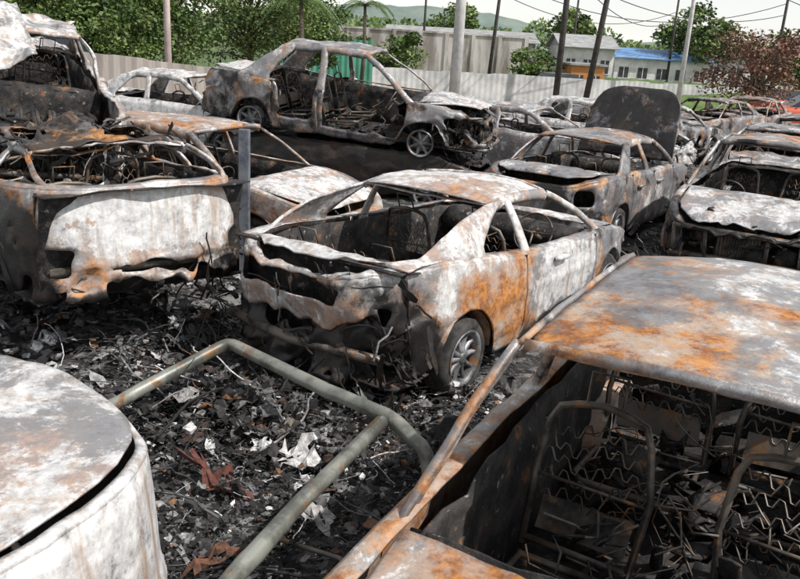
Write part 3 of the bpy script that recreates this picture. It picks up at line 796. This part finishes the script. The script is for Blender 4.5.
# ------------------------------------------------------------------ poles and wires
MCON=plain('concrete_pole',(.42,.41,.40),(.58,.57,.55),3,.8); MDK=plain('dark_timber_pole',(.03,.027,.024),(.07,.06,.055),5,.9); MPK=plain('pale_pole',(.42,.33,.30),(.55,.45,.42),3,.8)
def pole(name,x,y,h,r,mat,arm=True,lean=(0,0),lamp=False):
    e=empty(name,(x,y,-.3),(lean[1],lean[0],0)); mb=MB(); mb.tube([(0,0,0),(0,0,h*.5),(0,0,h)],[r,r*.85,r*.65],12)
    if arm:
        for z in (h-.3,h-.9): mb.box((0,0,z),(1.8,.1,.1)); 
        for xx in (-.8,-.3,.3,.8): mb.tube([(xx,0,h-.3),(xx,0,h-.1)],.04,6)
    if lamp: mb.tube([(0,0,h-.1),(-.6,0,h+.25),(-1.6,0,h+.35)],.04,8); mb.box((-1.8,0,h+.36),(.6,.2,.12))
    mb.build('pole_shaft',mat,e); return e
pole('utility_pole',1.45,28,9,.2,MCON); pole('utility_pole',8.5,40,9,.16,MDK,lean=(.09,0)); pole('utility_pole',6.0,34,9,.14,MDK)
pole('street_lamp',13.7,42,9,.13,MCON,arm=False,lamp=True); pole('utility_pole',4.1,45,8,.11,MDK,lean=(.05,0)); pole('utility_pole',-7.2,24,7,.11,MPK,arm=False)
pole('utility_pole',20.5,47,8,.1,MDK); pole('utility_pole',18.5,60,8,.1,MDK); pole('utility_pole',0.6,60,8,.1,MDK); pole('utility_pole',11.8,62,8,.1,MDK)
wr_=MB()
def wire(a_,b_,sag,r=.022):
    a_,b_=Vector(a_),Vector(b_); wr_.tube([a_.lerp(b_,i/16)-Vector((0,0,sag*4*(i/16)*(1-i/16))) for i in range(17)],r,5)
for dx in (-.8,-.3,.3,.8):
    wire((8.6+dx,40,8.5),(20.5+dx,47,7.5),1.6); wire((1.45+dx,28,8.5),(6+dx,34,8.5),.8); wire((6+dx,34,8.5),(8.6+dx,40,8.5),.3); wire((4.2+dx,45,7.5),(.6+dx,60,7.5),.5)
wire((4.2,45,6),(20.5,47,5.6),1.6); wire((4.2,45,5.2),(18.5,60,5.5),1.2); wire((20.5,47,7),(40,50,6),1.6); wire((20.5,47,5.8),(40,50,5),1.3); wire((-20,55,5.5),(4.1,45,6.3),1.0); wire((-20,55,5.1),(4.1,45,5.9),1.0)
wire((8.5,40,5.2),(20.5,47,5.0),.8); wire((6.0,34,5.0),(4.1,45,5.2),.3); wire((8.5,40,4.8),(18.5,60,5.0),.8)
wr_.build('overhead_wires',MDK)

# ------------------------------------------------------------------ intact parked cars
MG=plain('car_glass',(.02,.025,.03),(.04,.045,.05),1,.1)
def parked(loc,hd,paint,L=4.2,H=1.45,name='parked_car'):
    r=empty(name,loc,(0,0,math.radians(hd))); a=L/2
    prof=[(-a,.35,.95),(-a+.1,.3,1.0),(-1.2,.3,1.0),(.9,.3,.95),(a-.2,.3,.8),(a,.35,.65)]
    mb=MB(); rows=[]
    for x,z0,z1 in prof: rows.append([(x,-.80,z0),(x,-.85,.6),(x,-.80,z1),(x,0,z1+.03),(x,.80,z1),(x,.85,.6),(x,.80,z0)])
    mb.grid(rows)
    for x in (-a,a): 
        z1=.95 if x<0 else .65
        mb.patch((x,-.8,.35),(x,.8,.35),(x,.8,z1),(x,-.8,z1),2,2)
    mb.patch((-1.35,-.55,H),(.2,-.55,H),(.2,.55,H),(-1.35,.55,H),6,6); mb.build('painted_body',paint,r)
    gl=MB(); B=[(-1.75,-.75,1.0),(.95,-.75,.96),(.95,.75,.96),(-1.75,.75,1.0)]; T=[(-1.37,-.56,H-.01),(.22,-.56,H-.01),(.22,.56,H-.01),(-1.37,.56,H-.01)]
    for i in range(4): gl.patch(B[i],B[(i+1)%4],T[(i+1)%4],T[i],3,3)
    gl.build('windows',MG,r,smooth=False)
    ri=MB(); ty=MB()
    for wx in (-1.3,1.3):
        for s_ in (-1,1): wheel(ri,ty,wx,s_*.8,.3,.3,s_)
    ri.build('wheel_rims',M_RIM,r); ty.build('tyres',M_TYRE,r)
def paint(n,c): 
    m=NT(n); m.b.inputs['Coat Weight'].default_value=.5; return m.out(c,.35,.1)
parked((17.2,35.5,-.3),175,paint('orange_paint',(.5,.09,.03)))
parked((8.8,47,-.3),20,paint('silver_paint',(.5,.5,.5)))
parked((19.5,41,-.3),10,paint('red_paint',(.4,.03,.03)))
parked((-9.6,22.6,-.3),5,paint('navy_paint',(.02,.03,.06)),H=2.2,name='parked_van')

# ------------------------------------------------------------------ light, sky, camera
sund=Vector((.75,-.35,1.02)).normalized()
sl=bpy.data.lights.new('sun','SUN'); sl.energy=4.9; sl.angle=math.radians(.8); sl.color=(1,.97,.93)
so=bpy.data.objects.new('sun',sl); COL.objects.link(so); so.rotation_euler=sund.to_track_quat('Z','Y').to_euler()
w=bpy.data.worlds.new('World'); scene.world=w; w.use_nodes=True; nt=w.node_tree; bg=nt.nodes['Background']
sk=nt.nodes.new('ShaderNodeTexSky'); sk.sky_type='NISHITA'; sk.sun_disc=False; sk.sun_elevation=math.asin(sund.z); sk.sun_rotation=math.atan2(sund.x,sund.y)
sk.air_density=1.4; sk.dust_density=.2; sk.ozone_density=5
hs=nt.nodes.new('ShaderNodeHueSaturation'); hs.inputs['Saturation'].default_value=.18; hs.inputs['Value'].default_value=1.1; nt.links.new(sk.outputs[0],hs.inputs['Color'])
nt.links.new(hs.outputs[0],bg.inputs[0]); bg.inputs[1].default_value=.15
cam=bpy.data.cameras.new('camera'); cam.lens=790/800*36; cam.sensor_width=36; cam.clip_end=2000; cam.clip_start=.05
co=bpy.data.objects.new('camera',cam); COL.objects.link(co)
Mx=Matrix.Translation((0,0,2.35))@Matrix.Rotation(math.radians(90-17.4),4,'X')@Matrix.Rotation(math.radians(3.5),4,'Z')
co.matrix_world=Mx; scene.camera=co
scene.view_settings.view_transform='Standard'; scene.view_settings.look='None'; scene.view_settings.exposure=0
